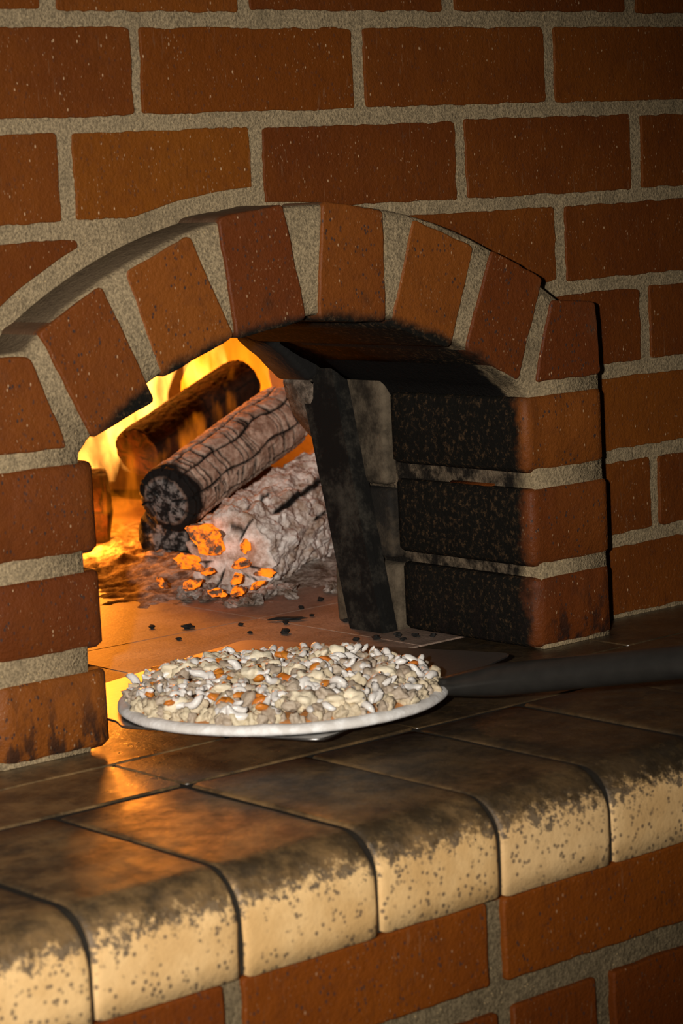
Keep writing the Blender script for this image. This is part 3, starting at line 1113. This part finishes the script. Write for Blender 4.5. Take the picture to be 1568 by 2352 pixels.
coals = [((.573, .253), .009), ((.529, .202), .006), ((.56, .24), .004), ((.60, .20), .004), ((.585, .135), .0035), ((.56, .11), .005), ((.578, .10), .004), ((.588, .088), .0045), ((.57, .085), .003), ((.545, .12), .0035), ((.597, .075), .004),
         ((.49, .30), .006), ((.47, .33), .004), ((.45, .26), .003), ((.62, .29), .004), ((.66, .31), .005), ((.70, .34), .004), ((.53, .27), .003), ((.51, .23), .0028), ((.585, .11), .0030), ((.60, .25), .003)]
for i, ((x, y), s) in enumerate(coals):
    sq = (2.0, .7, .5) if i == 0 else (1, 1, 1)
    o = place(coal_meshes[i % 4], 'charcoal_bit', (x, y, s * .30 * sq[2] + .0004), (s * sq[0], s * sq[1], s * sq[2]), (0, 0, -.7 if i == 0 else random.uniform(0, 6)))
    if i == 0:
        tag(o, 'long flat charcoal sliver on the bare oven floor', 'charcoal', 'charcoal bits on the oven floor')
    elif i == 1:
        tag(o, 'roundest charcoal lump on the oven floor just behind the pizza', 'charcoal', 'charcoal bits on the oven floor')
    else:
        tag(o, 'tiny black charcoal crumb on the oven floor', 'charcoal', 'charcoal bits on the oven floor')

# ------------------------------------------------------------------ flames
def flame(pts, rads, mat, label, seed=0., name='flame'):
    # smooth spine by Catmull-Rom
    P = [Vector(p) for p in pts]
    path, rr = [], []
    n = len(P)
    for i in range(n - 1):
        p0, p1, p2, p3 = P[max(i - 1, 0)], P[i], P[i + 1], P[min(i + 2, n - 1)]
        for k in range(6):
            t = k / 6
            path.append(.5 * ((2 * p1) + (p2 - p0) * t + (2 * p0 - 5 * p1 + 4 * p2 - p3) * t * t + (3 * p1 - p0 - 3 * p2 + p3) * t ** 3))
            rr.append(rads[i] * (1 - t) + rads[i + 1] * t)
    path.append(P[-1])
    rr.append(rads[-1])
    v, f = tube(path, rr, 16)
    out = []
    for q in v:
        q = Vector(q)
        d = Vector((noise.noise(q * 22 + Vector((seed, 0, 0))), noise.noise(q * 22 + Vector((0, seed, 5))), noise.noise(q * 16 + Vector((9, 0, seed)))))
        out.append(tuple(q + d * .012))
    o = link_mesh(name, out, f, mat, None)
    tag(o, label, 'flame', 'flames of the wood fire')
    return o


FL = [
    # bright sheet along the rear log
    ([(.80, .80, .10), (.82, .84, .17), (.86, .87, .235), (.90, .90, .29), (.93, .92, .33)], [.030, .045, .045, .028, .004], 'flame_hot', 'brightest yellow flame licking up behind the rear log'),
    ([(.92, .82, .12), (.935, .84, .18), (.945, .86, .225), (.965, .87, .262)], [.025, .030, .020, .003], 'flame_hot', 'yellow flame tip at the right end of the rear log'),
    ([(.72, .80, .08), (.74, .83, .14), (.78, .87, .20), (.81, .90, .26), (.84, .92, .30)], [.030, .040, .036, .022, .003], 'flame_hot', 'yellow flame over the left end of the rear log'),
    ([(.66, .82, .03), (.68, .85, .10), (.71, .88, .16), (.74, .90, .22)], [.045, .050, .035, .004], 'flame_mid', 'orange flame rising beside the left pillar'),
    ([(.60, .90, .02), (.62, .94, .09), (.66, .97, .15), (.68, .99, .20)], [.055, .060, .045, .006], 'flame_mid', 'broad orange flame farthest left in the oven'),
    ([(.722, .75, .005), (.735, .77, .030), (.750, .79, .055), (.756, .80, .075)], [.032, .025, .012, .002], 'flame_mid', 'small pointed flame low between the two dark logs'),
    ([(1.00, .90, .05), (1.02, .92, .13), (1.05, .95, .20), (1.07, .97, .26)], [.05, .06, .05, .006], 'flame_mid', 'wide orange flame to the right behind the checked log'),
    ([(.90, .66, .10), (.915, .67, .14), (.925, .68, .17), (.93, .69, .20)], [.020, .022, .014, .002], 'flame_dim', 'faint flame curling over the far end of the checked log'),
    ([(.745, .68, .085), (.80, .695, .135), (.86, .715, .165), (.90, .73, .20)], [.022, .020, .016, .003], 'flame_dim', 'thin wisps of flame in front of the rear log'),
    ([(.70, .70, .06), (.705, .71, .10), (.715, .72, .145), (.73, .73, .18)], [.028, .026, .018, .003], 'flame_dim', 'dull orange flame at the cut end of the rear log'),
]
for i, (pts, rads, m, lab) in enumerate(FL):
    flame(pts, rads, m, lab, i * 4.7)


# ------------------------------------------------------------------ pizza peel
PZ = .0190                                     # upper face of the blade
EV = Vector((.9347, .3553, 0))                 # along the handle-side edge of the blade
NV = Vector((-.3553, .9347, 0))                # into the oven
PF = Vector((.234, -.208, 0))


def build_peel():
    root = empty('pizza_peel', (.367, -.177, PZ))
    tag(root, 'metal pizza peel with square blade and dark round handle, under the pizza', 'pizza peel')
    poly = [(.223, -.2215), (.522, -.1075), (.427, .1300), (.266, .083), (.190, .060), (.1695, .040), (.1675, -.02), (.1665, -.050), (.1575, -.066)]
    pts = rounded_outline(poly, .012, .012, 0.0, 0)
    slab('blade', pts, PZ, PZ - .0020, .0006, 'peel', root, XY, back_bev=True)
    # raised lip along the handle side
    st = Vector((.377, -.1735, PZ + .004))
    d = (-NV + Vector((0, 0, .145))).normalized()
    path, rad = [], []
    for i in range(13):
        t = i / 12
        k_ = min(1.0, t / .8)
        path.append(st + NV * .014 + d * (.080 * t) - Vector((0, 0, .0012 * (1 - t))))
        rad.append((.0070 + .0055 * k_, .0030 + .0095 * k_ ** .7))
    end = path[-1]
    for t in (.05, .15, .3, .5, .7, .85, .86):
        path.append(end + d * t)
        rad.append((.0125, .0125) if t < .86 else (.008, .008))
    v, f = tube(path, rad, 28)
    link_mesh('handle', v, f, 'handle', root)
    for sx in (-.008, .008):
        p = st + NV * .030 + EV * (sx - .012) - Vector((0, 0, .003))
        v, f = tube([p - Vector((0, 0, .001)), p + Vector((0, 0, .005)), p + Vector((0, 0, .0062))], [.003, .003, .0015], 10)
        link_mesh('rivet', v, f, 'peel', root)
    return root


build_peel()


# ------------------------------------------------------------------ pizza
def build_pizza():
    C = Vector((.290, -.0945, PZ))
    RAD = .127
    root = empty('pizza', C)
    tag(root, 'unbaked round pizza heaped with pale cheese shreds and crumbs, on the metal peel', 'pizza')
    # dough disc with low rim
    prof = [(0, .0045), (.5, .0045), (.86, .0045), (.90, .0060), (.945, .0080), (.98, .0072), (.998, .0048), (1.0, .0026), (.985, .0006), (.5, .0003), (0, .0003)]
    NA = 120
    verts, faces = [], []
    for r, z in prof:
        for k in range(NA):
            a = 2 * math.pi * k / NA
            w = 1 + .012 * noise.noise(Vector((math.cos(a) * 1.5, math.sin(a) * 1.5, 2))) + .004 * noise.noise(Vector((math.cos(a) * 6, math.sin(a) * 6, 2)))
            rr = RAD * r * w
            verts.append((C.x + rr * math.cos(a), C.y + rr * math.sin(a), C.z + z * (1 + .15 * noise.noise(Vector((math.cos(a) * 5, math.sin(a) * 5, r * 3))))))
    for i in range(len(prof) - 1):
        for k in range(NA):
            k2 = (k + 1) % NA
            faces.append((i * NA + k, i * NA + k2, (i + 1) * NA + k2, (i + 1) * NA + k))
    d = link_mesh('dough', verts, faces, 'dough', root)
    d['label'] = 'white floured dough rim'
    verts, faces = [], []
    for r, z in [(0, .013), (.4, .013), (.75, .011), (.88, .0085), (.925, .0062), (.925, .003), (0, .003)]:
        for k in range(NA):
            a = 2 * math.pi * k / NA
            rr = RAD * r * (1 + .02 * noise.noise(Vector((math.cos(a) * 7, math.sin(a) * 7, 2))))
            verts.append((C.x + rr * math.cos(a), C.y + rr * math.sin(a), C.z + z))
    for i in range(6):
        for k in range(NA):
            k2 = (k + 1) % NA
            faces.append((i * NA + k, i * NA + k2, (i + 1) * NA + k2, (i + 1) * NA + k))
    link_mesh('sauce', verts, faces, 'sauce', root)['label'] = 'orange sauce layer'

    def shred_mesh(i):
        rng = random.Random(i)
        b = rng.uniform(.4, 2.2)
        n = 9
        path = []
        for k in range(n):
            t = (k / (n - 1) - .5)
            a = t * b
            path.append(Vector((math.sin(a) / max(b, .1), (1 - math.cos(a)) / max(b, .1) * rng.choice((1, 1, 1)), .10 * math.sin(t * 6 + i))))
        rad = [.05, .13, .17, .18, .185, .18, .17, .13, .05]
        v, f = tube(path, rad, 8)
        me = bpy.data.meshes.new('cheese_shred')
        me.from_pydata(v, [], f)
        me.polygons.foreach_set('use_smooth', [True] * len(me.polygons))
        me.materials.append(MAT['shred'])
        return me
    shreds = [shred_mesh(i) for i in range(7)]

    def smooth_chunk(nm, mat, s, sub, sh, sq):
        me = chunk_mesh(nm, mat, s, sub, sh, sq)
        me.polygons.foreach_set('use_smooth', [True] * len(me.polygons))
        return me
    crumbs = [smooth_chunk('crumb', 'crumb', i * 2.7, 3, .75, (1, .9, .75)) for i in range(5)]
    lumps = [smooth_chunk('cheese_lump', 'cheese', i * 4.1 + 1, 3, .62, (1, .9, .7)) for i in range(3)]
    mush = [smooth_chunk('mushroom_piece', 'mushroom', i * 3.7 + 6, 3, .6, (1, .75, .55)) for i in range(4)]
    carr = [smooth_chunk('orange_piece', 'carrot', i * 1.9 + 3, 2, .4, (1, .6, .35)) for i in range(3)]
    rng = random.Random(5)

    def spot(edge=.93):
        r = RAD * edge * math.sqrt(rng.random())
        a = rng.uniform(0, 2 * math.pi)
        return r * math.cos(a), r * math.sin(a), r / RAD

    def top(q):
        return .0085 + .0105 * max(0, 1 - (q / .97) ** 4)
    for i in range(225):
        x, y, q = spot()
        place(crumbs[i % 5], 'crumb', (x, y, top(q) - .002 + rng.uniform(-.002, .004)), rng.uniform(.0042, .0075), [rng.uniform(0, 6) for _ in range(3)], root)
    for i in range(130):
        x, y, q = spot()
        s = rng.uniform(.005, .0088)
        place(mush[i % 4], 'mushroom_piece', (x, y, top(q) + rng.uniform(-.001, .005)), s, [rng.uniform(-.8, .8), rng.uniform(-.8, .8), rng.uniform(0, 6)], root)
    for i in range(290):
        x, y, q = spot(.925)
        s = rng.uniform(.012, .019)
        place(shreds[i % 7], 'cheese_shred', (x, y, top(q) + rng.uniform(.001, .0065)), (s, s, s * .95), [rng.uniform(-.7, .7), rng.uniform(-.7, .7), rng.uniform(0, 6)], root)
    for i in range(110):
        a = 2 * math.pi * i / 110 + rng.uniform(-.03, .03)
        r = RAD * rng.uniform(.84, .925)
        me, nm = rng.choice(((crumbs, 'crumb'), (mush, 'mushroom_piece'), (crumbs, 'crumb')))
        if nm == 'crumb' and i % 4 == 0:
            me, nm = mush, 'mushroom_piece'
        place(me[i % 4], nm, (r * math.cos(a), r * math.sin(a), .0085 + rng.uniform(-.001, .0025)), rng.uniform(.0045, .0070), [rng.uniform(0, 6) for _ in range(3)], root)
    for i in range(22):
        x, y, q = spot(.85)
        s = rng.uniform(.0068, .0100)
        place(lumps[i % 3], 'cheese_lump', (x, y, top(q) + .003 + rng.uniform(0, .003)), s, [rng.uniform(-.3, .3), rng.uniform(-.3, .3), rng.uniform(0, 6)], root)
    for i in range(46):
        x, y, q = spot(.9)
        s = rng.uniform(.0055, .0085)
        place(carr[i % 3], 'orange_piece', (x, y, top(q) + .004 + rng.uniform(0, .003)), s, [rng.uniform(-.5, .5), rng.uniform(-.5, .5), rng.uniform(0, 6)], root)


build_pizza()
